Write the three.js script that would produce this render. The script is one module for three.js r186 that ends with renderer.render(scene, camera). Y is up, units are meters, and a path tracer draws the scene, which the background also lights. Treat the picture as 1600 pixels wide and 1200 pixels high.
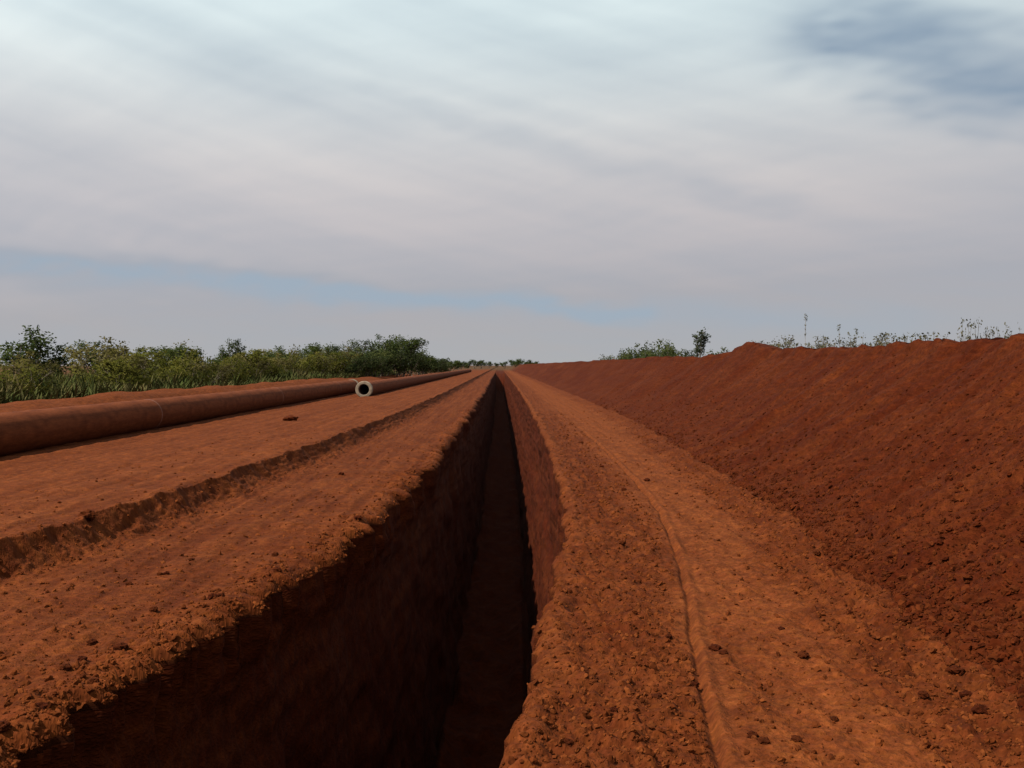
import * as THREE from 'three';
import { mergeGeometries } from 'three/addons/utils/BufferGeometryUtils.js';
import { createNoise2D, createNoise3D } from 'simplex-noise';

// ---------------------------------------------------------------- camera, sky, sun, exposure
const scene = new THREE.Scene();
const camera = new THREE.PerspectiveCamera(42.65, 4 / 3, 0.1, 6000);
camera.position.set(0, 1.6, 0);
camera.rotation.order = 'YXZ';
camera.rotation.set(THREE.MathUtils.degToRad(-1.08), THREE.MathUtils.degToRad(-0.745), 0);
const EXPOSURE = 1.5;

function rng(seed) {
  let a = seed >>> 0;
  return () => { a = (a + 0x6d2b79f5) | 0; let t = Math.imul(a ^ (a >>> 15), 1 | a); t = (t + Math.imul(t ^ (t >>> 7), 61 | t)) ^ t; return ((t ^ (t >>> 14)) >>> 0) / 4294967296; };
}
const n2 = createNoise2D(rng(11)), n3 = createNoise3D(rng(23));
const clamp = (x, a = 0, b = 1) => Math.min(b, Math.max(a, x));
const ss = (a, b, x) => { const t = clamp((x - a) / (b - a)); return t * t * (3 - 2 * t); };
const mix = (a, b, t) => a + (b - a) * t;
function fbm2(x, y, oct = 4, gain = 0.5) { let s = 0, a = 1, n = 0; for (let i = 0; i < oct; i++) { s += a * n2(x, y); n += a; a *= gain; x = x * 2.03 + 17.1; y = y * 2.03 - 9.3; } return s / n; }

const sunDir = new THREE.Vector3(-0.55, 0.83, 0.32).normalize();
{
  // thin cirrus over pale blue air, computed by direction
  const W = 2048, H = 1024, data = new Float32Array(W * H * 4);
  const band = (az, el, a0, e0, a1, e1, w0, w1) => {       // soft streak between two directions
    const dx = a1 - a0, dy = e1 - e0, L2 = dx * dx + dy * dy;
    const t = ((az - a0) * dx + (el - e0) * dy) / L2, tc = clamp(t);
    const px = az - (a0 + dx * tc), py = el - (e0 + dy * tc), w = mix(w0, w1, tc);
    return Math.exp(-(px * px * 0.25 + py * py) / (w * w));
  };
  // ice cloud looks thinner overhead, where one looks through less of it
  const cloudR = curve([[0, 0.395], [5, 0.505], [11, 0.675], [21, 0.80], [45, 0.56], [90, 0.46]]), cloudG = curve([[0, 0.392], [5, 0.488], [11, 0.65], [21, 0.92], [45, 0.64], [90, 0.53]]), cloudB = curve([[0, 0.400], [5, 0.515], [11, 0.655], [21, 0.935], [45, 0.68], [90, 0.60]]);
  for (let j = 0; j < H; j++) {
    const el = ((j + 0.5) / H - 0.5) * 180;
    for (let i = 0; i < W; i++) {
      const u = (i + 0.5) / W, th = (u - 0.5) * 2 * Math.PI;
      const ce = Math.cos(el * Math.PI / 180), se = Math.sin(el * Math.PI / 180);
      const x = Math.cos(th) * ce, y = se, z = Math.sin(th) * ce;
      const az = Math.atan2(x, -z) * 180 / Math.PI, k = (j * W + i) * 4;
      const e = Math.max(el, 0);
      const f = Math.exp(-e / 16);
      const blue = [mix(0.20, 0.29, f), mix(0.30, 0.355, f), mix(0.43, 0.425, f)];
      // cloud sheet coordinates, stretched along the wind
      const q = 1 / (Math.max(se, 0) + 0.10), cx = x * q, cz = z * q;
      const wx = cx * 0.80 + cz * 0.60, wz = -cx * 0.60 + cz * 0.80;
      const warp = n2(wx * 0.35 + 5, wz * 0.35) * 0.5;
      const big = fbm2(wx * 0.30 + 3.1, wz * 0.9 + warp, 3);
      const fine = fbm2(wx * 0.9 + 40, wz * 4.2 + warp * 2, 5, 0.6);
      const streak = fbm2(az * 0.035 + el * 0.02, el * 0.42 + az * 0.10 + 7, 4, 0.55);
      let cov = 0.86 + 0.09 * big + 0.08 * fine + 0.12 * streak + 0.11 * n2(az * 0.018 + 3, (el + 0.26 * az) * 0.13) - 0.02;
      const w = 0.6 * n2(az * 0.09, el * 0.2 + 2) + 0.3 * n2(az * 0.3, el * 1.1), s2 = streak * 0.6;
      const g = band(az, el + w * 0.7, -40, 6.1, 8, 3.0, 0.95, 0.45);
      cov -= 0.95 * g * (0.85 + s2 + 0.5 * fine);
      cov -= 0.34 * band(az, el + w * 0.5, 6, 3.0, 22, 2.2, 0.7, 1.0);
      cov -= 0.70 * band(az, el + w * 1.6 + 0.8 * streak, 19, 17.6, 42, 9, 1.6, 4.6) * (0.95 + 0.4 * streak + 0.35 * fine);
      cov -= 0.14 * band(az, el + w * 1.5, -6, 23.5, 30, 20.5, 1.6, 3.0);
      cov -= 0.16 * band(az, el + w, -7, 15, 16, 9, 0.8, 0.8);
      cov = clamp(cov, 0.05, 1);
      // thicker ice cloud scatters more light towards the sun's side of the sky
      const mu = x * sunDir.x + y * sunDir.y + z * sunDir.z;
      const glow = 0.86 + 0.48 * Math.pow(clamp(0.5 + 0.5 * mu), 2.2);
      const cl = [cloudR(e) * glow, cloudG(e) * glow, cloudB(e) * glow];
      for (let c = 0; c < 3; c++) data[k + c] = mix(blue[c], cl[c], cov) / EXPOSURE;
      if (el < 0) { const g2 = ss(0, -4, el); data[k] = mix(data[k], 0.12, g2); data[k + 1] = mix(data[k + 1], 0.05, g2); data[k + 2] = mix(data[k + 2], 0.03, g2); }
      data[k + 3] = 1;
    }
  }
  const sky = new THREE.DataTexture(data, W, H, THREE.RGBAFormat, THREE.FloatType);
  sky.mapping = THREE.EquirectangularReflectionMapping;
  sky.magFilter = sky.minFilter = THREE.LinearFilter; sky.wrapS = THREE.RepeatWrapping; sky.needsUpdate = true;
  scene.background = sky; scene.environment = sky;
}
const sun = new THREE.DirectionalLight(new THREE.Color(1, 0.955, 0.88), 5);
sun.position.copy(sunDir).multiplyScalar(150); sun.target.position.set(0, 0, -40);
sun.position.add(sun.target.position);
sun.castShadow = true; sun.shadow.radius = 1.6;
Object.assign(sun.shadow.camera, { left: -70, right: 70, top: 90, bottom: -90, near: 1, far: 400 });
sun.shadow.mapSize.set(4096, 4096);
scene.add(sun, sun.target);

const renderer = new THREE.WebGLRenderer({ antialias: true });
renderer.setSize(1024, 768);
renderer.toneMapping = THREE.LinearToneMapping;
renderer.toneMappingExposure = EXPOSURE;
renderer.shadowMap.enabled = true;

// ---------------------------------------------------------------- helpers
const used = {};
function numbered(n) { const k = used[n] = (used[n] ?? -1) + 1; return k ? `${n}_${String(k).padStart(3, '0')}` : n; }
function tag(o, label, category, group) { o.userData.label = label; o.userData.category = category; if (group) o.userData.group = group; return o; }
function shade(o) { o.traverse(m => { if (m.isMesh) { m.castShadow = true; m.receiveShadow = true; } }); return o; }
function curve(table) {               // smooth interpolation through a table of [distance, value]
  const n = table.length, m = [];
  const s = []; for (let i = 0; i < n - 1; i++) s.push((table[i + 1][1] - table[i][1]) / (table[i + 1][0] - table[i][0]));
  for (let i = 0; i < n; i++) m.push(i === 0 ? s[0] : i === n - 1 ? s[n - 2] : s[i - 1] * s[i] <= 0 ? 0 : 2 * s[i - 1] * s[i] / (s[i - 1] + s[i]));
  return d => {
    if (d <= table[0][0]) return table[0][1]; if (d >= table[n - 1][0]) return table[n - 1][1];
    let i = 0; while (table[i + 1][0] < d) i++;
    const h = table[i + 1][0] - table[i][0], t = (d - table[i][0]) / h, t2 = t * t, t3 = t2 * t;
    return (2 * t3 - 3 * t2 + 1) * table[i][1] + (t3 - 2 * t2 + t) * h * m[i] + (-2 * t3 + 3 * t2) * table[i + 1][1] + (t3 - t2) * h * m[i + 1];
  };
}
function hash(i, j, k) { let h = Math.imul(i, 374761393) ^ Math.imul(j, 668265263) ^ Math.imul(k, 2147483647 - 58); h = Math.imul(h ^ (h >>> 13), 1274126177); h ^= h >>> 16; return (h >>> 0) / 4294967296; }
function clods(x, y, size, fill, seed) {  // rounded lumps strewn over a plane, 0..1
  x /= size; y /= size; const ix = Math.floor(x), iy = Math.floor(y); let best = 0;
  for (let a = -1; a <= 1; a++) for (let b = -1; b <= 1; b++) {
    const cx = ix + a, cy = iy + b; if (hash(cx, cy, seed) > fill) continue;
    const r = 0.25 + 0.45 * hash(cx, cy, seed + 1), ang = hash(cx, cy, seed + 2) * 3.1, q = 0.6 + 0.5 * hash(cx, cy, seed + 5);
    const dx = x - cx - hash(cx, cy, seed + 3), dy = y - cy - hash(cx, cy, seed + 4);
    const u = (dx * Math.cos(ang) + dy * Math.sin(ang)) / r, v = (-dx * Math.sin(ang) + dy * Math.cos(ang)) / (r * q);
    const f = 1 - u * u - v * v; if (f > 0) best = Math.max(best, Math.sqrt(f) * r * 1.4);
  }
  return best;
}

// grain of sandy laterite: mottled colour and fine relief, tiles over its size
function soilTexture(seed, N = 512) {
  const rnd = rng(seed), col = new Uint8Array(N * N * 4), bmp = new Uint8Array(N * N * 4);
  const nz = createNoise3D(rnd), P = 2 * Math.PI;
  const noise4 = createNoise2D(rnd);
  const grid = f => { const g = new Float32Array(f * f).map(() => rnd()); return (x, y) => { x *= f; y *= f; const i = Math.floor(x), j = Math.floor(y), u = x - i, v = y - j, s = u * u * (3 - 2 * u), t = v * v * (3 - 2 * v); const G = (a, b) => g[((b % f) + f) % f * f + ((a % f) + f) % f]; return mix(mix(G(i, j), G(i + 1, j), s), mix(G(i, j + 1), G(i + 1, j + 1), s), t); }; };
  const gs = [8, 24, 64, 128, 256].map(grid);
  for (let j = 0; j < N; j++) for (let i = 0; i < N; i++) {
    const x = i / N, y = j / N, k = (j * N + i) * 4, v = gs.map(g => g(x, y));
    const h = 0.15 * v[0] + 0.2 * v[1] + 0.25 * v[2] + 0.25 * v[3] + 0.15 * v[4];
    const c = 0.80 + 0.62 * (0.22 * v[0] + 0.24 * v[1] + 0.24 * v[2] + 0.2 * v[3] + 0.1 * v[4] - 0.5);
    col[k] = 255 * clamp(c * 1.02); col[k + 1] = 255 * clamp(c * (0.97 + 0.06 * v[1])); col[k + 2] = 255 * clamp(c * (0.93 + 0.14 * v[2])); col[k + 3] = 255;
    bmp[k] = bmp[k + 1] = bmp[k + 2] = 255 * clamp(0.5 + (h - 0.5) * 2.1); bmp[k + 3] = 255;
  }
  const tex = (d, srgb) => { const t = new THREE.DataTexture(d, N, N, THREE.RGBAFormat); t.wrapS = t.wrapT = THREE.RepeatWrapping; t.magFilter = THREE.LinearFilter; t.minFilter = THREE.LinearMipmapLinearFilter; t.generateMipmaps = true; if (srgb) t.colorSpace = THREE.SRGBColorSpace; t.needsUpdate = true; return t; };
  return { map: tex(col, true), bump: tex(bmp) };
}
const soil = soilTexture(5);
const soilMat = (bump, extra = {}) => new THREE.MeshPhysicalMaterial({ specularIntensity: 0.12, vertexColors: true, map: soil.map, bumpMap: soil.bump, bumpScale: bump, roughness: 1, metalness: 0, ...extra });

// ---------------------------------------------------------------- the land: one field of cross-sections along the trench
const XR = curve([[-40, -1.6], [0, -0.8], [3, -0.2], [4, 0.0], [4.7, 0.15], [6.3, 0.27], [7.5, 0.42], [10.6, 0.70], [13.5, 0.82], [20, 0.97], [33, 1.12], [60, 1.25], [100, 1.3], [3000, 1.3]]);
const XL = curve([[-40, -3.8], [0, -2.8], [3, -2.25], [4.25, -2.02], [6.2, -1.73], [9.5, -1.36], [17.8, -1.04], [40, -0.92], [88, -0.85], [3000, -0.85]]);
const TOE = curve([[-40, 0.9], [0, 1.75], [4.4, 2.35], [5.9, 2.49], [10.8, 2.95], [20, 3.45], [28, 3.75], [65, 3.9], [3000, 3.9]]);
const STEP = curve([[-40, -4.75], [0, -4.6], [3, -4.3], [7.5, -3.85], [12.3, -3.43], [28, -2.92], [53, -2.77], [3000, -2.7]]);
const TRACK = curve([[-40, 0.2], [0, 0.55], [3.97, 0.895], [5.25, 1.06], [7, 1.33], [10.8, 1.75], [14.6, 1.92], [26, 2.07], [40, 2.2]]);
const PAD = 0.25, DEPTH = 3.9, GROUND_R = 0.1, PIPE_X = -7.8;

const rows = [];
for (const d of [-40, -30, -22, -16, -12, -9, -7, -5, -4, -3, -2, -1, 0, 0.6, 1.1, 1.5, 1.8, 2.0, 2.2, 2.35, 2.5, 2.6, 2.7, 2.8]) rows.push(d);
for (let d = 2.86; d < 3200;) { rows.push(d); d += Math.max(0.0125, d < 60 ? d * d / 1900 : d * 0.032); }
rows.push(3200);

const COL = { outer: [], pad: [], strip: [], wallL: [], floor: [], wallR: [], road: [], face: [], back: [], outerR: [] };
for (let i = 0; i < 42; i++) COL.outer.push(-13.5 - 2987 * Math.pow(1 - i / 42, 5) - 6 * (1 - i / 42));
for (let i = 0; i < 150; i++) COL.pad.push(mix(-13.5, -5, i / 150));
for (let i = 0; i < 44; i++) COL.strip.push(i / 44);
for (let i = 0; i < 64; i++) COL.strip.push(1 + i / 64);
for (let i = 0; i < 130; i++) COL.strip.push(2 + 1 - Math.pow(1 - i / 130, 1.2));
for (let i = 0; i < 60; i++) COL.wallL.push(Math.pow(i / 60, 1.5));
for (let i = 0; i < 14; i++) COL.floor.push(i / 14);
for (let i = 0; i < 70; i++) COL.wallR.push(1 - Math.pow(i / 70, 0.75));
for (let i = 0; i < 215; i++) COL.road.push(i / 215);
for (let i = 0; i < 235; i++) COL.face.push(i / 235);
for (let i = 0; i < 44; i++) COL.back.push(i / 44);
for (let i = 0; i <= 42; i++) COL.outerR.push(i / 42);
const cols = []; const range = {};
for (const z of Object.keys(COL)) { range[z] = [cols.length, cols.length + COL[z].length]; for (const v of COL[z]) cols.push([z, v]); }
const NR = rows.length, NC = cols.length;
const P = new Float32Array(NR * NC * 3), C = new Float32Array(NR * NC * 3), UV = new Float32Array(NR * NC * 2);

// base colours of the soils (linear)
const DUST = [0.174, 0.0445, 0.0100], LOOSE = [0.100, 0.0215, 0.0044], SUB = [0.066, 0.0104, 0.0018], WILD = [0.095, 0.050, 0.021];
const mixc = (a, b, t) => [mix(a[0], b[0], t), mix(a[1], b[1], t), mix(a[2], b[2], t)];
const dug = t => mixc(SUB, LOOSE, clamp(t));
const fineAt = d => clamp(1.15 - d / 60);       // clods under a pixel are left to the grain of the material

const crestH = d => 1.93 + 0.05 * n2(d * 0.07, 3) + 0.03 * n2(d * 0.33, 9) + 0.01 * n2(d * 1.1, 5) + 0.24 * Math.exp(-Math.pow(Math.abs(d - 25.5) / 2.0, 2.6));
function bermY(x, d) {                          // low heaped soil behind the pipe
  const c = -10.9 + 0.35 * n2(d * 0.12, 31), w = 1.15 + 0.2 * n2(d * 0.2, 77);
  const h = (0.62 + 0.07 * n2(d * 0.12, 51)) * (0.72 + 0.28 * ss(17, 25, d)) * (1 - 0.35 * ss(50, 90, d));
  return Math.max(0, h) * Math.exp(-Math.pow((x - c) / w, 2)) * (1 + 0.06 * n2(x * 1.1, d * 0.5)) * ss(150, 110, d);
}
const wild = (x, d) => 0.10 * n2(x * 0.05, d * 0.05) + 0.04 * n2(x * 0.3, d * 0.3);

let uAcc = new Float32Array(NC);
for (let r = 0; r < NR; r++) {
  const d = rows[r], fa = fineAt(d);
  const close = ss(400, 250, d);
  const rag = (s, a) => a * (0.075 * n2(d * 0.5, s) + 0.055 * n2(d * 1.7, s + 5) + 0.045 * n2(d * 5.1, s + 9) + (d < 40 ? 0.028 * n2(d * 14, s + 13) + 0.02 * Math.max(0, n2(d * 31, s + 17)) : 0));
  const xl = XL(d) + rag(100, 1.15) - 0.13 * Math.max(0, n2(d * 2.6, 44)) - 0.09 * Math.max(0, n2(d * 6.3, 47)) * fa, xr = XR(d) + rag(200, 0.5), toe = TOE(d) + 0.10 * n2(d * 0.5, 300) + 0.05 * n2(d * 2, 310);
  const step = STEP(d) + 0.06 * n2(d * 0.8, 400) + 0.03 * n2(d * 3.5, 410);
  const depth = DEPTH * ss(232, 205, d), lean = 0.30 * depth / DEPTH;
  const ch = crestH(d) * ss(520, 420, d), crestX = toe + 2.8 + 0.12 * n2(d * 0.2, 500);
  for (let c = 0; c < NC; c++) {
    const [zone, v] = cols[c]; let x, y, col, z = -d, uu = 0, vv = d;
    if (zone === 'outer' || zone === 'pad') {
      x = v; const wd = ss(-11.4, -12.8, x);
      y = PAD - 0.06 * ss(-5, -7, x) + wild(x, d) * wd + bermY(x, d);
      const track = n2(x * 3.1, d * 0.06) + 0.6 * n2(x * 8, d * 0.15);
      y += (0.012 * track + 0.012 * n2(x * 1.3, d * 1.3)) * (1 - wd);
      if (x > -12) y += fa * 0.022 * clods(x, d, 0.16, 0.45, 3) * 0.8;
      const heap = ss(0.08, 0.3, bermY(x, d));
      const t = clamp(0.58 + 0.25 * track + 0.35 * fbm2(x * 0.8, d * 0.5, 4, 0.6));
      col = mixc(mixc(LOOSE, DUST, t), mixc(LOOSE, DUST, 0.8), heap);
      col = mixc(col, WILD, wd * clamp(0.8 + 0.4 * n2(x * 0.4, d * 0.4)));
      uu = x;
    } else if (zone === 'strip') {
      x = v < 1 ? mix(-5, step - 0.06, v) : v < 2 ? mix(step - 0.06, step + 0.40, v - 1) : mix(step + 0.40, xl, v - 2); const o = xl - x;     // o = metres from the lip
      const up = Math.pow(clamp((step + 0.26 - x) / 0.26), 1.6);
      const rough = Math.exp(-Math.pow((x - step - 0.2) / 0.28, 2));
      const run = n2(x * 4.2, d * 0.10 + 3) + 0.5 * n2(x * 11, d * 0.25);
      y = PAD * up + 0.012 * run + 0.02 * n2(x * 1.1, d * 0.9);
      y += fa * (0.03 * clods(x, d, 0.11, 0.35, 21) + 0.016 * clods(x, d, 0.05, 0.5, 31)) * (0.34 + 0.7 * rough + 0.35 * Math.exp(-o / 0.35)) * (1 - 0.6 * up * (1 - rough));
      y += rough * 0.016 * (n2(x * 5, d * 3) + 0.6 * n2(x * 13, d * 9));
      y += 0.03 * Math.exp(-Math.pow((o - 0.16) / 0.12, 2)) * (0.6 + n2(d * 1.3, 61));
      y -= 0.09 * Math.exp(-o / 0.045);
      const t = clamp(0.38 + 0.30 * run + 0.50 * fbm2(x * 0.9, d * 0.5 + 20, 5, 0.6) + 0.25 * up);
      col = mixc(LOOSE, DUST, t); uu = x;
    } else if (zone === 'wallL' || zone === 'wallR') {
      const left = zone === 'wallL', s = left ? 1 : -1, keep = ss(0.16, 0, v), bx = left ? mix(XL(d) - 0.05 + 0.06 * n2(d * 0.5, 100), xl, keep) : mix(XR(d), xr, keep);
      y = -0.09 * (left ? 1 : 0.6) * (1 - v) - depth * v; x = bx + s * lean * (0.25 * v + 0.75 * v * v);
      const a = ss(0, 0.06, v) * (depth / DEPTH);
      // bucket teeth leave long scores and slabs along the cut
      x += s * a * (0.05 * n3(d * 0.35, y * 0.9, left ? 0 : 40) + 0.03 * n3(d * 1.6, y * 2.2, left ? 9 : 50) + 0.018 * n2(y * 6, d * 0.35 + (left ? 0 : 70)) + fa * 0.016 * n3(d * 9, y * 9, 3));
      if (!left) x -= a * 0.10 * ss(0.30, 0.42, v + 0.05 * n2(d * 0.4, 88));
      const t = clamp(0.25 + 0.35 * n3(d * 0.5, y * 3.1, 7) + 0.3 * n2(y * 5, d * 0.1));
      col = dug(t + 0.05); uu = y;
    } else if (zone === 'floor') {
      const fl = XL(d) - 0.05 + 0.06 * n2(d * 0.5, 100) + lean, fr = XR(d) - lean - 0.1 * depth / DEPTH; x = mix(fl, fr, v);
      y = -depth + (depth / DEPTH) * (0.07 * n2(x * 1.7, d * 0.6) + fa * (0.12 * clods(x, d, 0.3, 0.4, 51) + 0.05 * clods(x, d, 0.11, 0.5, 53)) + 0.5 * Math.max(0, n2(d * 0.35, 57) + 0.3) * Math.exp(-v / 0.14) * Math.min(1, v * 14) + 0.4 * Math.max(0, n2(d * 0.4, 59) + 0.2) * Math.exp(-(1 - v) / 0.14));
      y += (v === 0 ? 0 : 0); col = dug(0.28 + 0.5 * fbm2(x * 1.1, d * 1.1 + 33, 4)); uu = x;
    } else if (zone === 'road') {
      x = mix(xr, toe, v); const o = x - xr, e = toe - x;
      const packed = ss(0.45, 1.30, o + 0.2 * n2(d * 0.4, 71) + 0.15 * n2(x * 3, d * 1.5)) * ss(0.30, 0.75, e + 0.15 * n2(d * 0.6, 73));
      const lip = Math.exp(-Math.pow((o - 0.09) / 0.09, 2));
      const loose = 1 - packed;
      const run = n2(x * 4 + 9, d * 0.12);
      const to = x - TRACK(d) - 0.012 * n2(d * 0.7, 81) - 0.006 * n2(d * 2.2, 83), tk = ss(30, 17, d) * (0.9 + 0.2 * n2(d * 1.4, 85)), smooth = 1 - tk * Math.exp(-Math.pow((to - 0.045) / 0.10, 4));
      y = 0.015 * n2(x * 1.2, d * 0.8) + 0.012 * run - 0.008 * packed;
      y += fa * smooth * (loose * (0.030 * clods(x, d, 0.10, 0.36, 61) + 0.020 * clods(x, d, 0.055, 0.6, 66)) * (1 - 0.7 * lip) + packed * 0.018 * clods(x, d, 0.09, 0.10, 69) + 0.010 * clods(x, d, 0.033, 0.55, 91));
      y += smooth * loose * 0.02 * n2(x * 6, d * 6) + 0.004 * n2(x * 14, d * 14);
      y += 0.07 * ss(0.5, 0, e) + 0.035 * lip - 0.055 * Math.exp(-o / 0.035);
      // narrow wheel track: groove, ridge, shallow groove
      y += tk * (-0.036 * Math.exp(-Math.pow(to / 0.020, 2)) + (0.013 + 0.006 * n2(d * 3, 95)) * Math.exp(-Math.pow((to - 0.048) / 0.024, 2)) - 0.006 * Math.exp(-Math.pow((to - 0.105) / 0.016, 2)));
      const t = clamp(0.24 + 0.64 * packed + 0.30 * lip + 0.42 * fbm2(x * 1.4, d * 0.7 + 50, 5, 0.6) + 0.12 * run + 0.2 * ss(15, 40, d) + 0.32 * (1 - smooth));
      col = mixc(mixc(SUB, LOOSE, 0.75), DUST, t); uu = x;
    } else if (zone === 'face' || zone === 'back') {
      const prof = zone === 'face' ? v : 1 + v;
      let px, py;
      if (zone === 'face') { px = mix(toe, crestX, v); py = ch * (v < 0.92 ? Math.pow(v, 1.08) : Math.pow(0.92, 1.08) + (1 - Math.pow(0.92, 1.08)) * Math.sin((v - 0.92) / 0.08 * Math.PI / 2)); py += 0.07 * (1 - ss(0, 0.3, v)); }
      else { px = crestX + v * 4.0; py = mix(ch, GROUND_R, ss(0.04, 1, v)) - 0.05 * ss(0, 0.1, v); }
      const g = zone === 'face' ? 1 : 1 - v;
      const rill = fbm2(d * 1.9, v * 0.5 + (zone === 'back' ? 7 : 0), 3) , rill2 = n2(d * 5.5, v * 1.1 + 30);
      let h = (0.060 * rill + 0.026 * rill2) * ss(0, 0.25, v) + 0.03 * n2(px * 1.4, d * 1.2);
      const toeR = Math.exp(-v / 0.22);
      h += fa * (0.030 * clods(px, d, 0.12, 0.24, 101) * (0.12 + 1.0 * toeR) + 0.015 * clods(px, d, 0.06, 0.5, 111) * (0.45 + 0.8 * toeR) + 0.012 * n2(px * 12, d * 12));
      h *= (zone === 'face' ? ss(0, 0.03, v) * 0.85 + 0.15 : g) * (ch / 1.93);
      x = px - h * 0.55 * (zone === 'face' ? 1 : -0.4); y = py + h * 0.83;
      const t = clamp(0.30 + 0.45 * fbm2(d * 1.9, px * 0.25 + 61, 3) + 0.14 * n2(d * 5.5, px * 0.5 + 30) + 0.30 * fbm2(px * 1.1, d * 1.1 + 90, 4));
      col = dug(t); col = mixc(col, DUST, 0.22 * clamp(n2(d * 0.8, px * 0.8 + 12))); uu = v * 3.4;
    } else {
      const x0 = crestX + 4.0; x = x0 + 6 * v + 2985 * Math.pow(v, 5); y = GROUND_R + wild(x, d) * ss(0, 0.1, v);
      col = mixc(mixc(LOOSE, DUST, 0.4), WILD, ss(0.0, 0.2, v)); uu = x;
    }
    if (d > 240) col = mixc(col, WILD, ss(240, 420, d) * 0.9);
    const tone = 1 + 0.10 * n2(x * 9, d * 9 + c * 0.001) * fa;
    const k = r * NC + c; P[k * 3] = x; P[k * 3 + 1] = y; P[k * 3 + 2] = z;
    C[k * 3] = col[0] * tone; C[k * 3 + 1] = col[1] * tone; C[k * 3 + 2] = col[2] * tone;
    UV[k * 2] = uu / 0.9; UV[k * 2 + 1] = vv / 0.9;
  }
}
// normals over the whole field, so that neighbouring pieces join smoothly
const NRM = new Float32Array(NR * NC * 3);
for (let r = 0; r < NR; r++) for (let c = 0; c < NC; c++) {
  const a = (r * NC + Math.max(0, c - 1)) * 3, b = (r * NC + Math.min(NC - 1, c + 1)) * 3, e = (Math.max(0, r - 1) * NC + c) * 3, f = (Math.min(NR - 1, r + 1) * NC + c) * 3;
  const ux = P[b] - P[a], uy = P[b + 1] - P[a + 1], uz = P[b + 2] - P[a + 2], vx = P[f] - P[e], vy = P[f + 1] - P[e + 1], vz = P[f + 2] - P[e + 2];
  let nx = uy * vz - uz * vy, ny = uz * vx - ux * vz, nz = ux * vy - uy * vx; const l = Math.hypot(nx, ny, nz) || 1, k = (r * NC + c) * 3;
  NRM[k] = nx / l; NRM[k + 1] = ny / l; NRM[k + 2] = nz / l;
}
function slice(c0, c1, r0 = 0, r1 = NR - 1) {
  const w = c1 - c0 + 1, h = r1 - r0 + 1, p = new Float32Array(w * h * 3), q = new Float32Array(w * h * 3), cc = new Float32Array(w * h * 3), uv = new Float32Array(w * h * 2), idx = new Uint32Array((w - 1) * (h - 1) * 6);
  for (let r = 0; r < h; r++) { const s = ((r + r0) * NC + c0); p.set(P.subarray(s * 3, (s + w) * 3), r * w * 3); q.set(NRM.subarray(s * 3, (s + w) * 3), r * w * 3); cc.set(C.subarray(s * 3, (s + w) * 3), r * w * 3); uv.set(UV.subarray(s * 2, (s + w) * 2), r * w * 2); }
  let k = 0;
  for (let r = 0; r < h - 1; r++) for (let c = 0; c < w - 1; c++) { const a = r * w + c, b = a + 1, e = a + w, f = e + 1; idx[k++] = a; idx[k++] = b; idx[k++] = e; idx[k++] = b; idx[k++] = f; idx[k++] = e; }
  const g = new THREE.BufferGeometry();
  g.setAttribute('position', new THREE.BufferAttribute(p, 3)); g.setAttribute('normal', new THREE.BufferAttribute(q, 3)); g.setAttribute('color', new THREE.BufferAttribute(cc, 3)); g.setAttribute('uv', new THREE.BufferAttribute(uv, 2)); g.setIndex(new THREE.BufferAttribute(idx, 1));
  return g;
}
function structure(name, geo, mat, label) { const m = new THREE.Mesh(geo, mat); m.name = numbered(name); m.userData.kind = 'structure'; m.userData.label = label; m.castShadow = m.receiveShadow = true; scene.add(m); return m; }
const earth = soilMat(0.006), cut = soilMat(0.009);
structure('ground', mergeGeometries([slice(range.outer[0], range.outer[1]), slice(range.outerR[0], range.outerR[1] - 1)]), earth, 'flat red brown savanna ground under the bushes');
structure('graded_terrace', slice(range.pad[0], range.strip[1]), earth, 'graded red earth strip with a low step beside the trench');
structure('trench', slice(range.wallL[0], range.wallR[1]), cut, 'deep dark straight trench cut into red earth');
structure('dirt_road', slice(range.road[0], range.road[1]), earth, 'packed red dirt road with a narrow wheel track');
structure('spoil_bank_terrain', slice(range.face[0], range.back[1]), cut, 'long bank of dug red soil beside the dirt road');

function rowAt(d) { let a = 0, b = NR - 1; while (b - a > 1) { const m = (a + b) >> 1; if (rows[m] <= d) a = m; else b = m; } return a; }
function pointIn(zone, d, v) {                  // a point on a piece of the land, v from 0 to 1 across its columns
  const r = rowAt(d), t = clamp((d - rows[r]) / (rows[r + 1] - rows[r])), [a, b] = range[zone], f = a + v * (b - a - 1), c = Math.floor(f), u = f - c;
  const g = (rr, cc, i) => P[(rr * NC + cc) * 3 + i];
  const o = []; for (let i = 0; i < 3; i++) o.push(mix(mix(g(r, c, i), g(r, c + 1, i), u), mix(g(r + 1, c, i), g(r + 1, c + 1, i), u), t));
  return o;
}
function pointAtX(zone, d, x) {                 // the same, found by its x
  const r = rowAt(d), [a, b] = range[zone]; let best = a; for (let c = a; c < b - 1; c++) if (Math.abs(P[(r * NC + c) * 3] - x) < Math.abs(P[(r * NC + best) * 3] - x)) best = c;
  const k = (r * NC + best) * 3; return [P[k], P[k + 1], P[k + 2]];
}
const landY = (x, d) => { if (x < -13.5) return pointAtX('outer', d, x)[1]; if (x < -5) return pointAtX('pad', d, x)[1]; return pointAtX('outerR', d, x)[1]; };

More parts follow.
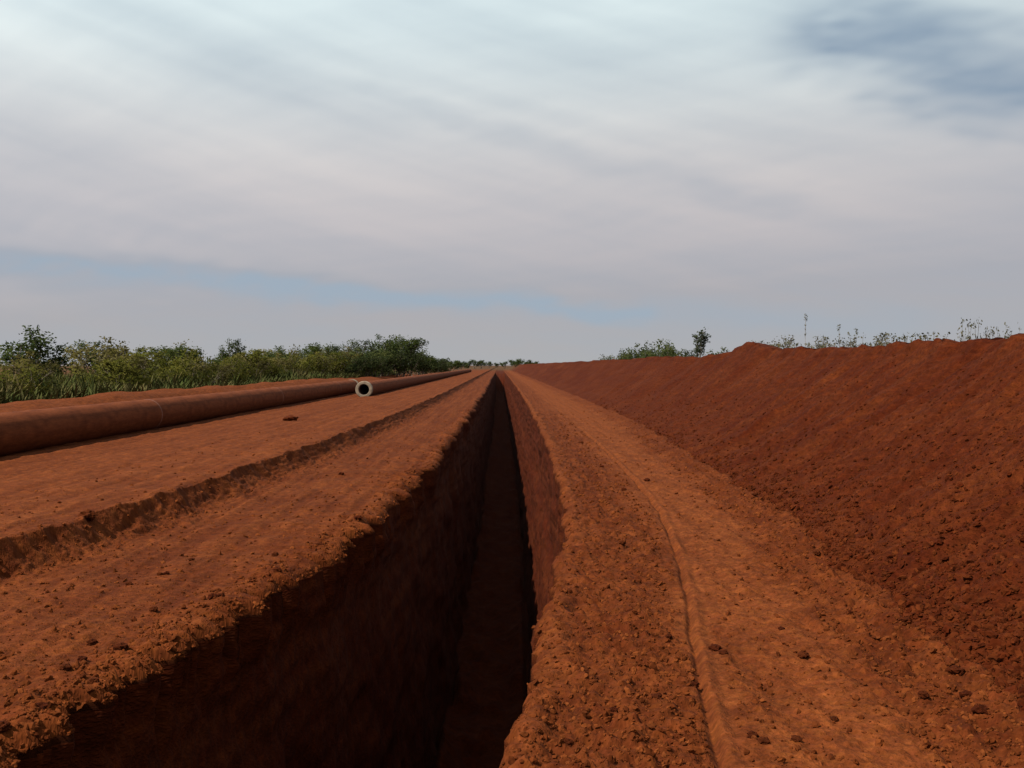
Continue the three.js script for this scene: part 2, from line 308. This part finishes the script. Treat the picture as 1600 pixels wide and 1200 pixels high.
// ---------------------------------------------------------------- pipes
{
  const R = 0.345, r = 0.245;
  const N = 256, col = new Uint8Array(N * N * 4); const nz = createNoise3D(rng(77));
  for (let j = 0; j < N; j++) for (let i = 0; i < N; i++) {
    const a = i / N * 2 * Math.PI, y = j / N, k = (j * N + i) * 4;
    const b = y * 2 * Math.PI;
    const m = 0.5 * nz(Math.cos(a) * 2, Math.sin(a) * 2, Math.sin(b) * 1.5) + 0.3 * nz(Math.cos(a) * 9, Math.sin(a) * 9, Math.cos(b) * 3 + 5) + 0.3 * nz(Math.cos(a) * 22, Math.sin(a) * 22, Math.sin(b) * 9 + Math.cos(b) * 5);
    const c = 205 + 42 * m; col[k] = clamp(c, 0, 255); col[k + 1] = clamp(c * (0.98 + 0.03 * m), 0, 255); col[k + 2] = clamp(c * (0.96 + 0.05 * m), 0, 255); col[k + 3] = 255;
  }
  const map = new THREE.DataTexture(col, N, N, THREE.RGBAFormat); map.wrapS = map.wrapT = THREE.RepeatWrapping; map.magFilter = THREE.LinearFilter; map.colorSpace = THREE.SRGBColorSpace; map.needsUpdate = true;
  const coat = new THREE.MeshPhysicalMaterial({ specularIntensity: 0.12, color: new THREE.Color().setRGB(0.168, 0.044, 0.0135), map, roughness: 0.85, bumpMap: soil.bump, bumpScale: 0.002 });
  const inner = new THREE.MeshStandardMaterial({ color: new THREE.Color().setRGB(0.16, 0.09, 0.065), roughness: 0.95, side: THREE.DoubleSide });
  const cream = new THREE.MeshStandardMaterial({ color: new THREE.Color().setRGB(0.30, 0.225, 0.15), map, roughness: 0.8 });
  const weld = new THREE.MeshStandardMaterial({ color: new THREE.Color().setRGB(0.13, 0.042, 0.021), roughness: 0.9 });
  function tubeAlong(pts, rad, seg, uvLen) {     // open cylinder skin through the points
    const n = pts.length, p = [], uv = [], idx = [];
    let L = 0;
    for (let i = 0; i < n; i++) {
      const a = pts[Math.max(0, i - 1)], b = pts[Math.min(n - 1, i + 1)], t = b.clone().sub(a).normalize(), side = new THREE.Vector3().crossVectors(t, new THREE.Vector3(0, 1, 0)).normalize(), up = new THREE.Vector3().crossVectors(side, t);
      if (i) L += pts[i].distanceTo(pts[i - 1]);
      for (let k = 0; k <= seg; k++) { const th = k / seg * 2 * Math.PI, rr = Array.isArray(rad) ? rad[i] : rad; const q = pts[i].clone().addScaledVector(side, Math.cos(th) * rr).addScaledVector(up, Math.sin(th) * rr); p.push(q.x, q.y, q.z); uv.push(k / seg, L / uvLen); }
    }
    for (let i = 0; i < n - 1; i++) for (let k = 0; k < seg; k++) { const a = i * (seg + 1) + k, b = a + seg + 1; idx.push(a, a + 1, b, a + 1, b + 1, b); }
    const g = new THREE.BufferGeometry(); g.setAttribute('position', new THREE.Float32BufferAttribute(p, 3)); g.setAttribute('uv', new THREE.Float32BufferAttribute(uv, 2)); g.setIndex(idx); g.computeVertexNormals(); return g;
  }
  function pipeString(axisX, d0, d1, label) {
    const base = new THREE.Group(); base.name = numbered('pipeline_section'); scene.add(base);
    const yAt = d => { let s = 0; for (const o of [-3, 0, 3]) s += pointAtX('pad', d + o, axisX(d))[1]; return s / 3 + R - 0.035; };
    const at = d => new THREE.Vector3(axisX(d), 0, -d);
    const ctrl = []; for (let d = d0; d <= d1 + 0.01; d += (d1 - d0) / 40) { const v = at(d); v.y = yAt(d); ctrl.push(v); }
    // laid pipe is stiff: smooth its heights
    for (let k = 0; k < 12; k++) for (let i = 1; i < ctrl.length - 1; i++) ctrl[i].y = (ctrl[i - 1].y + 2 * ctrl[i].y + ctrl[i + 1].y) / 4;
    const cv = new THREE.CatmullRomCurve3(ctrl), Ltot = cv.getLength();
    base.position.copy(ctrl[0]).setY(ctrl[0].y - R);
    const P0 = base.position, pt = u => cv.getPointAt(clamp(u)).sub(P0);
    const part = (name, g, m, parent = base) => { const o = new THREE.Mesh(g, m); o.name = name; parent.add(o); return o; };
    const cb = 0.30 / Ltot, n = Math.min(160, Math.ceil(Ltot / 1.5));
    const line = (a, b, k) => { const o = []; for (let i = 0; i <= k; i++) o.push(pt(mix(a, b, i / k))); return o; };
    part('pipe_body', tubeAlong(line(cb, 1 - cb, n), R, 48, 3), coat);
    part('pipe_bore', tubeAlong(line(0.01 / Ltot, 1 - 0.01 / Ltot, n), r, 40, 3), inner);
    for (const [u0, u1] of [[0, cb], [1, 1 - cb]]) {           // bare cream band and rim at each end
      const q = [pt(u0), pt(u0), pt(mix(u0, u1, 0.06)), pt(mix(u0, u1, 1)), pt(mix(u0, u1, 1.02))];
      const dirv = pt(u1).sub(pt(u0)).normalize();
      const pts = [pt(u0).addScaledVector(dirv, 0.03), pt(u0).addScaledVector(dirv, 0.006), pt(u0), pt(u0).addScaledVector(dirv, 0.004), pt(u0).addScaledVector(dirv, 0.03), pt(u1), pt(u1).addScaledVector(dirv, 0.002)];
      const rad = [r - 0.006, r - 0.002, r + 0.02, R + 0.012, R + 0.030, R + 0.030, R - 0.006];
      const g = tubeAxis(pts, rad, dirv, 48); part('end_ring', g, cream);
    }
    for (let L = 12; L < Ltot - 2; L += 12) { const u = L / Ltot, d2 = 0.03 / Ltot; part('weld_seam', tubeAlong([pt(u - d2), pt(u - d2 / 2), pt(u + d2 / 2), pt(u + d2)], [R - 0.002, R + 0.004, R + 0.004, R - 0.002], 40, 3), weld); }
    tag(base, label, 'pipe', 'pipeline laid out beside the trench'); shade(base); return base;
  }
  function tubeAxis(pts, rad, t, seg) {
    const side = new THREE.Vector3().crossVectors(t, new THREE.Vector3(0, 1, 0)).normalize(), up = new THREE.Vector3().crossVectors(side, t), p = [], uv = [], idx = [];
    pts.forEach((c, i) => { for (let k = 0; k <= seg; k++) { const th = k / seg * 2 * Math.PI, q = c.clone().addScaledVector(side, Math.cos(th) * rad[i]).addScaledVector(up, Math.sin(th) * rad[i]); p.push(q.x, q.y, q.z); uv.push(k / seg, i * 0.04); } });
    for (let i = 0; i < pts.length - 1; i++) for (let k = 0; k < seg; k++) { const a = i * (seg + 1) + k, b = a + seg + 1; idx.push(a, a + 1, b, a + 1, b + 1, b); }
    let g = new THREE.BufferGeometry(); g.setAttribute('position', new THREE.Float32BufferAttribute(p, 3)); g.setAttribute('uv', new THREE.Float32BufferAttribute(uv, 2)); g.setIndex(idx); g = g.toNonIndexed(); g.computeVertexNormals(); return g;
  }
  pipeString(d => PIPE_X + 0.006 * (d - 30), -2, 51.5, 'large dusty red brown pipe lying along the bush side of the terrace');
  pipeString(d => -6.05 - 0.002 * (d - 44), 44, 215, 'large dusty red brown pipe whose open cream rimmed end faces the road');
}

// ---------------------------------------------------------------- vegetation
const bark = new THREE.MeshStandardMaterial({ color: new THREE.Color().setRGB(0.10, 0.075, 0.055), roughness: 1 });
const paleBark = new THREE.MeshStandardMaterial({ color: new THREE.Color().setRGB(0.20, 0.165, 0.13), roughness: 1 });
const leafMat = new THREE.MeshPhysicalMaterial({ specularIntensity: 0.04, vertexColors: true, roughness: 1, side: THREE.DoubleSide, transmission: 0.35, thickness: 0 });
function stick(a, b, ra, rb, seg = 5) {
  const g = new THREE.CylinderGeometry(rb, ra, a.distanceTo(b), seg, 1, true); g.translate(0, a.distanceTo(b) / 2, 0);
  g.applyQuaternion(new THREE.Quaternion().setFromUnitVectors(new THREE.Vector3(0, 1, 0), b.clone().sub(a).normalize())); g.translate(a.x, a.y, a.z); return g;
}
function makePlant(seed, o) {
  // o: height, spread, stems, fork, leaves, leaf, colours, low (0..1 how far foliage reaches down), flat, bare
  const rnd = rng(seed), sticks = [], tips = [];
  const gauss = () => (rnd() + rnd() + rnd() - 1.5) * 1.1;
  function grow(a, dir, len, rad, lvl) {
    const bend = new THREE.Vector3(gauss(), 0.25 * gauss() + (o.rise ?? 0.1), gauss()).multiplyScalar(o.bend ?? 0.35), m = a.clone().addScaledVector(dir, len * 0.5), d2 = dir.clone().add(bend).normalize(), b = m.clone().addScaledVector(d2, len * 0.5);
    if (b.y < 0.05) b.y = 0.05 + 0.1 * rnd();
    sticks.push(stick(a, m, rad, rad * 0.82), stick(m, b, rad * 0.82, rad * 0.6));
    if (lvl >= 1) tips.push([m, 0.6]); tips.push([b, lvl >= (o.levels ?? 2) ? 1 : 0.6]);
    if (lvl < (o.levels ?? 2)) { const k = o.fork + (rnd() < 0.5 ? 1 : 0); for (let i = 0; i < k; i++) { const an = (i + rnd()) / k * 6.283, out = (o.open ?? 0.8) * (0.6 + 0.6 * rnd()); grow(i ? mixv(m, b, 0.4 + 0.6 * rnd()) : b, d2.clone().add(new THREE.Vector3(Math.cos(an) * out, (o.rise ?? 0.1) + 0.3 * gauss(), Math.sin(an) * out)).normalize(), len * (0.55 + 0.3 * rnd()), rad * 0.55, lvl + 1); } }
  }
  const mixv = (a, b, t) => a.clone().lerp(b, t);
  for (let s = 0; s < o.stems; s++) { const an = (s + rnd()) / o.stems * 6.283, out = o.stems > 1 ? (o.lean ?? 0.55) * (0.4 + 0.8 * rnd()) : 0.12 * gauss(); grow(new THREE.Vector3(Math.cos(an) * 0.06 * (o.stems > 1), -0.05, Math.sin(an) * 0.06 * (o.stems > 1)), new THREE.Vector3(Math.cos(an) * out, 1, Math.sin(an) * out).normalize(), (o.first ?? 0.42) * (0.8 + 0.4 * rnd()), (o.rad ?? 0.022) * (0.7 + 0.5 * rnd()), 0); }
  // fit the skeleton to the wanted height and spread
  let my = 0, mr = 0; for (const [t] of tips) { my = Math.max(my, t.y); mr = Math.max(mr, Math.hypot(t.x, t.z)); }
  const sy = o.height / (my + 0.06), sr = o.spread / (mr + 0.05);
  const wood = mergeGeometries(sticks); wood.scale(sr, sy, sr);
  const pos = [], col = [], idx = [];
  const use = tips.filter(([t]) => t.y >= (o.low ?? 0.1) * my);
  const wsum = use.reduce((s, [, w]) => s + w, 0), c = new THREE.Vector3(), e1 = new THREE.Vector3(), e2 = new THREE.Vector3(), out = new THREE.Vector3(), nn = new THREE.Vector3(), nrm = [];
  for (const [t, w] of use) {
    const n = Math.round(o.leaves * w / wsum * (0.5 + rnd())), tint = 0.86 + 0.28 * rnd(), mixk = rnd(), cs = (o.clump ?? 0.22) * (0.6 + 0.8 * rnd());
    for (let i = 0; i < n; i++) {
      c.set(t.x * sr + gauss() * cs, t.y * sy + gauss() * cs * 0.75, t.z * sr + gauss() * cs); if (c.y < 0.03) c.y = 0.03 + 0.2 * rnd();
      e1.set(gauss(), gauss() * 0.6, gauss()).normalize(); e2.set(gauss(), gauss(), gauss()).cross(e1).normalize(); out.set(c.x, c.y - o.height * 0.35, c.z).normalize(); if (nn.crossVectors(e1, e2).negate().dot(out) < 0) { e2.negate(); nn.negate(); } nn.multiplyScalar(0.55).add(out).normalize();
      const L = o.leaf * (0.6 + 0.8 * rnd()), Wd = L * (0.35 + 0.3 * rnd()), k = pos.length / 3;
      for (const [a, b] of [[-0.5, 0], [0, 0.5], [0.5, 0], [0, -0.5]]) { pos.push(c.x + e1.x * a * L + e2.x * b * Wd, c.y + e1.y * a * L + e2.y * b * Wd, c.z + e1.z * a * L + e2.z * b * Wd); }
      const m = clamp(mixk * 0.6 + 0.5 * rnd()), tt = tint * (0.85 + 0.3 * rnd());
      for (let q = 0; q < 4; q++) nrm.push(nn.x, nn.y, nn.z);
      for (let q = 0; q < 4; q++) col.push(mix(o.a[0], o.b[0], m) * tt, mix(o.a[1], o.b[1], m) * tt, mix(o.a[2], o.b[2], m) * tt);
      idx.push(k, k + 1, k + 2, k, k + 2, k + 3);
    }
  }
  const crown = new THREE.BufferGeometry(); crown.setAttribute('position', new THREE.Float32BufferAttribute(pos, 3)); crown.setAttribute('color', new THREE.Float32BufferAttribute(col, 3)); crown.setIndex(idx); crown.setAttribute('normal', new THREE.Float32BufferAttribute(nrm, 3));
  const g = new THREE.Group(); const tr = new THREE.Mesh(wood, o.pale ? paleBark : bark); tr.name = 'trunk'; const cr = new THREE.Mesh(crown, leafMat); cr.name = 'crown'; g.add(tr, cr);
  return shade(g);
}
const GREEN = [0.046, 0.054, 0.008], OLIVE = [0.098, 0.084, 0.014], DARK = [0.022, 0.036, 0.014], DRY = [0.088, 0.070, 0.030], GREY = [0.055, 0.056, 0.034];
const kinds = {
  bush: [101, 102, 103, 104].map(s => makePlant(s, { height: 2.0, spread: 1.35, stems: 7, fork: 2, leaves: 3000, leaf: 0.12, clump: 0.24, low: 0.02, a: GREEN, b: OLIVE, lean: 0.9 })),
  olive: [111, 112, 113].map(s => makePlant(s, { height: 2.2, spread: 1.4, stems: 6, fork: 2, leaves: 2500, leaf: 0.11, clump: 0.22, low: 0.05, a: OLIVE, b: DRY, lean: 0.8 })),
  tree: [121, 122, 123].map(s => makePlant(s, { height: 3.5, spread: 2.0, stems: 2, fork: 3, leaves: 4200, leaf: 0.14, clump: 0.32, low: 0.12, a: DARK, b: GREEN, first: 0.7, rad: 0.05, open: 1.0 })),
  dark: [126, 127].map(s => makePlant(s, { height: 2.0, spread: 1.35, stems: 6, fork: 2, leaves: 2800, leaf: 0.12, clump: 0.25, low: 0.02, a: DARK, b: [0.062, 0.066, 0.018], lean: 0.8 })),
  thin: [131, 132, 133].map(s => makePlant(s, { height: 2.3, spread: 0.85, stems: 5, fork: 2, leaves: 850, leaf: 0.085, clump: 0.15, low: 0.2, a: GREY, b: DRY, rise: 0.35, lean: 0.35, pale: false, rad: 0.026 })),
  slim: [141].map(s => makePlant(s, { height: 4.0, spread: 0.8, stems: 1, fork: 2, leaves: 1000, leaf: 0.14, clump: 0.17, low: 0.22, a: DARK, b: GREY, rise: 0.6, open: 0.45, first: 0.8, rad: 0.05, levels: 3, pale: true })),
  far: [151, 152].map(s => makePlant(s, { height: 4.0, spread: 3.0, stems: 4, fork: 2, leaves: 900, leaf: 0.4, clump: 0.5, low: 0.03, a: DARK, b: GREEN, lean: 0.8 })),
  pole: [161].map(s => makePlant(s, { height: 2.6, spread: 0.22, stems: 1, fork: 1, leaves: 60, leaf: 0.07, clump: 0.06, low: 0.5, bend: 0.06, a: GREY, b: DRY, rise: 1.4, open: 0.2, first: 1.0, rad: 0.012, pale: true })),
};
let turn = 0;
function plant(name, kind, i, x, d, sx, sy, label, category, group) {
  const g = kinds[kind][i % kinds[kind].length].clone(); g.name = numbered(name); g.position.set(x, landY(x, d) - 0.04, -d); g.scale.set(sx, sy, sx); g.rotation.y = (turn += 2.399);
  tag(g, label, category, group); scene.add(g); return g;
}
{
  const R = rng(900), bushes = 'bushes in the thicket behind the pipe', trees = 'trees standing among the thicket bushes';
  const f = 1537, px = (x, d) => (x - 780) / f * d;
  // front of the thicket, parallel to the pipe
  let d = 19;
  for (let i = 0; d < 120; i++) {
    const near = clamp((d - 20) / 80), x = -13.6 - R() * 1.6 + 0.004 * d;
    const s = (0.85 + 0.35 * R()) * mix(0.80, 1.35, near);
    if (i % 3 === 2) plant('olive_bush', 'olive', i, x, d, s, s * (0.78 + 0.3 * R()), 'dry olive brown bush in the thicket behind the pipe', 'bush', bushes);
    else plant('green_bush', 'bush', i, x, d, s, s * (0.78 + 0.25 * R()), 'leafy green bush in the thicket behind the pipe', 'bush', bushes);
    d += 1.5 + R() * 0.9 + d * 0.02;
  }
  // second row, taller
  d = 27;
  for (let i = 0; d < 130; i++) {
    const x = -18 - R() * 5, s = (0.92 + 0.30 * R()) * mix(1, 1.4, clamp((d - 27) / 90));
    if (i % 4 === 1) plant('olive_bush', 'olive', i, x, d, s, s, 'dry olive brown bush in the thicket behind the pipe', 'bush', bushes);
    else plant('green_bush', 'bush', i + 2, x, d, s * 1.1, s, 'leafy green bush in the thicket behind the pipe', 'bush', bushes);
    d += 2.6 + R() * 2 + d * 0.02;
  }
  plant('spreading_tree', 'tree', 0, px(48, 38), 38, 0.95, 0.84, 'dark spreading tree rising highest above the thicket bushes', 'tree');
  for (const [x, dd, s, sy, k] of [[150, 52, 0.9, 0.74, 1], [285, 66, 1.0, 0.82, 2], [352, 60, 0.6, 0.84, 1], [440, 80, 1.1, 0.85, 0], [505, 88, 1.1, 0.96, 2], [560, 92, 1.2, 1.08, 1], [592, 98, 1.4, 1.22, 0], [628, 104, 1.4, 1.24, 2], [656, 112, 1.2, 1.02, 1]])
    plant('thicket_tree', 'tree', k, px(x, dd), dd, s, sy, 'round crowned tree standing among the thicket bushes', 'tree', trees);
  for (const [x, dd, s, k] of [[540, 86, 1.3, 0], [566, 88, 1.45, 1], [584, 92, 1.5, 0], [602, 95, 1.6, 1], [618, 99, 1.6, 0], [634, 103, 1.65, 1], [648, 108, 1.6, 0], [660, 113, 1.5, 1], [672, 120, 1.4, 0], [682, 128, 1.3, 1], [692, 140, 1.2, 0], [420, 74, 1.3, 1], [470, 78, 1.3, 0], [512, 82, 1.35, 1]])
    plant('dark_bush', 'dark', k, px(x, dd), dd, s * 1.1, s, 'dark green bush at the foot of the tallest thicket trees', 'bush', 'dark bushes under the thicket trees');
  for (const [x, dd, s] of [[690, 170, 0.7], [704, 190, 0.62], [718, 220, 0.68], [730, 260, 0.7]]) plant('distant_bush', 'far', Math.round(x), px(x, dd), dd, s, s * 0.95, 'low bush beyond the far end of the thicket', 'bush', 'bushes past the thicket');
  for (const [x, dd, s] of [[742, 420, 1.0], [752, 430, 0.95], [764, 520, 0.9], [776, 560, 0.8], [788, 500, 0.9], [800, 480, 1.1], [812, 330, 0.95], [824, 320, 0.85], [716, 420, 0.9], [836, 400, 0.8], [756, 640, 0.9]]) plant('horizon_tree', 'far', Math.round(x), px(x, dd), dd, s, s, 'far off dark tree on the horizon where the trench ends', 'tree', 'trees on the horizon');
  // beyond the spoil bank
  plant('slender_tree', 'slim', 0, px(1092, 62), 62, 1.0, 0.98, 'tall slender tree with an open crown behind the spoil bank', 'tree');
  for (const [x, dd, s, k] of [[968, 96, 0.95, 0], [990, 92, 1.1, 1], [1012, 88, 1.1, 2], [1034, 82, 1.15, 3], [1052, 80, 1.05, 0], [1068, 76, 0.8, 1], [1112, 68, 0.78, 2], [1132, 64, 0.85, 3]]) plant('bank_bush', 'dark', k, px(x, dd), dd, s * 1.3, s * 1.62, 'dense green bush showing over the crest of the spoil bank', 'bush', 'bushes beyond the spoil bank');
  for (const [x, dd, s, sy] of [[1180, 52, 1.1, 1.28], [1200, 50, 0.9, 1.15], [1222, 48, 1.5, 1.38], [1240, 46, 1.3, 1.22], [1276, 44, 1.2, 1.3], [1308, 43, 1.2, 1.28], [1326, 42, 1.0, 1.3], [1362, 40, 1.2, 1.26], [1378, 40, 1.0, 1.28], [1412, 37, 1.2, 1.26], [1424, 36, 1.0, 1.2], [1448, 34, 1.1, 1.25], [1460, 33, 0.9, 1.22], [1290, 50, 1.3, 1.2]]) plant('sparse_shrub', 'thin', Math.round(x / 3), px(x, dd), dd, s, sy, 'small sparse dry shrub peeping over the crest of the spoil bank', 'shrub', 'sparse shrubs beyond the spoil bank');
  for (const [x, dd, s, sy] of [[1524, 30, 0.62, 1.36], [1554, 29, 0.42, 1.24], [1588, 28, 0.42, 1.24]]) plant('tall_shrub', 'thin', Math.round(x), px(x, dd), dd, s, sy, 'tall sparse dry shrub standing above the highest crest of the bank', 'shrub', 'tall shrubs beyond the spoil bank');
  for (const [x, dd, sy] of [[1260, 45, 1.5], [1316, 43, 1.28], [1336, 43, 1.2]]) plant('bare_sapling', 'pole', 0, px(x, dd), dd, 1, sy, 'thin bare upright sapling behind the spoil bank', 'sapling', 'bare saplings beyond the spoil bank');
}
// undergrowth between the bushes
{
  const R = rng(940), pos = [], col = [], idx = [];
  for (let i = 0; i < 26; i++) {
    const a = R() * 6.28, out = 0.12 + 0.3 * R(), h = 0.35 + 0.5 * R(), w = 0.012 + 0.012 * R(), bx = (R() - 0.5) * 0.3, bz = (R() - 0.5) * 0.3, k = pos.length / 3;
    const dx = Math.cos(a), dz = Math.sin(a);
    pos.push(bx - dz * w, 0, bz + dx * w, bx + dz * w, 0, bz - dx * w, bx + dx * out * 0.4 - dz * w, h * 0.65, bz + dz * out * 0.4 + dx * w, bx + dx * out * 0.4 + dz * w, h * 0.65, bz + dz * out * 0.4 - dx * w, bx + dx * out, h, bz + dz * out);
    idx.push(k, k + 1, k + 2, k + 1, k + 3, k + 2, k + 2, k + 3, k + 4);
  }
  const g = new THREE.BufferGeometry(); g.setAttribute('position', new THREE.Float32BufferAttribute(pos, 3)); g.setIndex(idx); g.computeVertexNormals();
  const N = 5200, im = new THREE.InstancedMesh(g, new THREE.MeshPhysicalMaterial({ roughness: 1, specularIntensity: 0.2, side: THREE.DoubleSide }), N), o = new THREE.Object3D(), c = new THREE.Color();
  for (let i = 0; i < N; i++) {
    const d = 15 + 110 * Math.pow(R(), 1.4), x = -12.3 - 10 * Math.pow(R(), 1.5); o.position.set(x, landY(x, d) - 0.02, -d); o.rotation.set(0, R() * 6.28, 0); const s = 0.6 + 0.8 * R(); o.scale.set(s * 1.2, s * (x > -13 ? 0.7 : 1.1), s * 1.2); o.updateMatrix(); im.setMatrixAt(i, o.matrix);
    const m = R(), t = 0.8 + 0.4 * R(); im.setColorAt(i, c.setRGB(mix(0.042, 0.10, m * m) * t, mix(0.052, 0.075, m * m) * t, mix(0.012, 0.028, m * m) * t));
  }
  im.name = 'grass'; im.userData = { kind: 'stuff', label: 'rough grass and weeds between the bushes', category: 'grass' }; im.castShadow = im.receiveShadow = true; scene.add(im);
}

// ---------------------------------------------------------------- clods
function clodGeo(seed, detail, flat) {
  const g = new THREE.IcosahedronGeometry(1, detail), nz = createNoise3D(rng(seed)), p = g.attributes.position;
  for (let i = 0; i < p.count; i++) { const x = p.getX(i), y = p.getY(i), z = p.getZ(i), s = 1 + 0.34 * nz(x * 1.1, y * 1.1, z * 1.1) + 0.16 * nz(x * 2.7, y * 2.7, z * 2.7) + (detail > 2 ? 0.07 * nz(x * 7, y * 7, z * 7) : 0); p.setXYZ(i, x * s, y * s * flat, z * s); }
  g.computeVertexNormals(); return g;
}
function crumbs(name, label, n, seed, place, color) {
  const R = rng(seed), im = new THREE.InstancedMesh(clodGeo(seed, 1, 0.75), new THREE.MeshPhysicalMaterial({ roughness: 1, specularIntensity: 0.12 }), n), o = new THREE.Object3D(), c = new THREE.Color();
  for (let i = 0; i < n; i++) {
    const [p, s] = place(R); o.position.set(p[0], p[1] + s * 0.25, p[2]); o.rotation.set(R() * 6.28, R() * 6.28, R() * 6.28); o.scale.set(s * (0.7 + 0.6 * R()), s * (0.6 + 0.5 * R()), s * (0.7 + 0.6 * R())); o.updateMatrix(); im.setMatrixAt(i, o.matrix);
    const t = 0.75 + 0.5 * R(), col = mixc(color[0], color[1], R()); im.setColorAt(i, c.setRGB(col[0] * t * 0.64, col[1] * t * 0.63, col[2] * t * 0.62));
  }
  im.name = name; im.userData = { kind: 'stuff', label, category: 'soil crumbs' }; im.castShadow = im.receiveShadow = true; scene.add(im);
}
const nearD = (R, a, b) => 1 / mix(1 / a, 1 / b, R());   // denser close by, where the crumbs can be told apart
crumbs('road_crumbs', 'small crumbs of red soil strewn over the dirt road', 12000, 71, R => { let v = R(); if (v > 0.4 && v < 0.78 && R() < 0.72) v = R() < 0.5 ? v * 0.5 : 0.8 + 0.2 * R(); const d = nearD(R, 2.9, 34); let p = pointIn('road', d, v); while (Math.abs(p[0] - TRACK(d) - 0.045) < 0.075) p = pointIn('road', d, R()); return [p, (0.0045 + 0.014 * Math.pow(R(), 3.6)) * (d > 10 ? 1.3 : 1)]; }, [LOOSE, DUST]);
crumbs('bank_crumbs', 'crumbs of dug red soil rolled down the spoil bank', 26000, 72, R => { const d = nearD(R, 3.6, 40), v = Math.pow(R(), 1.7); return [pointIn('face', d, v), (0.0045 + 0.020 * Math.pow(R(), 5)) * (1.25 - 0.75 * v)]; }, [SUB, LOOSE]);
crumbs('terrace_crumbs', 'small crumbs of red soil strewn over the terrace', 9500, 73, R => { const d = nearD(R, 3.4, 40), q = R(); let v = q; if (R() < 0.35) v = 1 - 0.12 * q * q; return [pointIn('strip', d, v), 0.0045 + 0.016 * Math.pow(R(), 3.6)]; }, [LOOSE, DUST]);

const clodMat = [0, 1, 2].map(i => { const m = new THREE.MeshPhysicalMaterial({ roughness: 1, specularIntensity: 0.12, map: soil.map, bumpMap: soil.bump, bumpScale: 0.004 }); m.color.setRGB(...mixc(SUB, LOOSE, 0.3 + 0.4 * i)); return m; });
const clodGeos = [81, 82, 83, 84, 85].map(s => clodGeo(s, 3, 0.72));
let clodN = 0;
function clod(zone, x, d, s, label, group, flat = 1) {
  const p = pointAtX(zone, d, x), m = new THREE.Mesh(clodGeos[clodN % 5], clodMat[clodN % 3]); clodN++;
  m.name = numbered('soil_clod'); m.position.set(p[0], p[1] + s * 0.3, p[2]); m.scale.set(s, s * 0.85 * flat, s * (0.8 + 0.1 * (clodN % 4))); m.rotation.y = clodN * 1.7; tag(m, label, 'soil clod', group); shade(m); scene.add(m); return m;
}
{
  const g = (x, y, Y = 0) => { const d = 1537 * (1.6 - Y) / (y - 571); return [(x - 780) / 1537 * d, d]; };
  const roadL = 'fist sized clod of red soil on the dirt road', roadG = 'clods on the dirt road';
  for (const [x, y, s] of [[1120, 1016, 0.035], [1132, 1026, 0.025], [1258, 1030, 0.028], [1088, 1080, 0.022], [1178, 1158, 0.026], [1196, 1166, 0.024], [1222, 988, 0.02], [1046, 1002, 0.022], [974, 856, 0.03], [985, 968, 0.025], [1028, 1096, 0.026], [1310, 1130, 0.02], [1012, 752, 0.04], [974, 764, 0.035], [906, 692, 0.05], [940, 730, 0.035], [1030, 1092, 0.02], [1250, 1165, 0.022], [960, 1120, 0.02], [890, 1170, 0.025]]) { const [X, d] = g(x, y); clod('road', X, d, s, roadL, roadG); }
  for (const [x, y, s] of [[1424, 1046, 0.035], [1400, 1050, 0.025], [1500, 1060, 0.035], [1366, 1020, 0.021], [1330, 960, 0.021], [1432, 980, 0.035], [1470, 1010, 0.028], [1540, 1120, 0.035], [1450, 1090, 0.025], [1280, 870, 0.028], [1150, 745, 0.042], [1180, 780, 0.035], [1390, 920, 0.028], [1520, 1090, 0.028]]) { const [X, d] = g(x, y, 0.06); if (X < TOE(d) - 0.02) clod('road', X, d, s, 'lump of dug red soil at the foot of the spoil bank', 'lumps along the foot of the spoil bank'); else clod('face', X, d, s, 'lump of dug red soil at the foot of the spoil bank', 'lumps along the foot of the spoil bank'); }
  const lipL = 'crumbled clod of red soil near the shaded edge of the trench';
  for (const [x, y, s] of [[145, 1000, 0.03], [104, 1052, 0.03], [130, 1032, 0.025], [190, 1020, 0.035], [240, 955, 0.025], [332, 944, 0.035], [345, 940, 0.03], [170, 1070, 0.03], [60, 1110, 0.035], [440, 900, 0.035], [430, 870, 0.03], [560, 815, 0.04], [500, 850, 0.03], [205, 915, 0.025], [260, 900, 0.025], [20, 1150, 0.035], [300, 880, 0.02], [535, 742, 0.04]]) { const [X, d] = g(x, y); clod('strip', Math.min(X, XL(d) - 0.12), d, s, lipL, 'clods on the terrace beside the trench'); }
  { const [X, d] = g(543, 656, 0.25); clod('pad', X, d, 0.18, 'flat dark lump of soil lying alone on the terrace below the pipe end', null, 0.7); }
  { const [X, d] = g(142, 803, 0.25); clod('strip', STEP(d) - 0.02, d, 0.07, 'large clod perched on the top edge of the terrace step'); }
}
renderer.render(scene, camera);
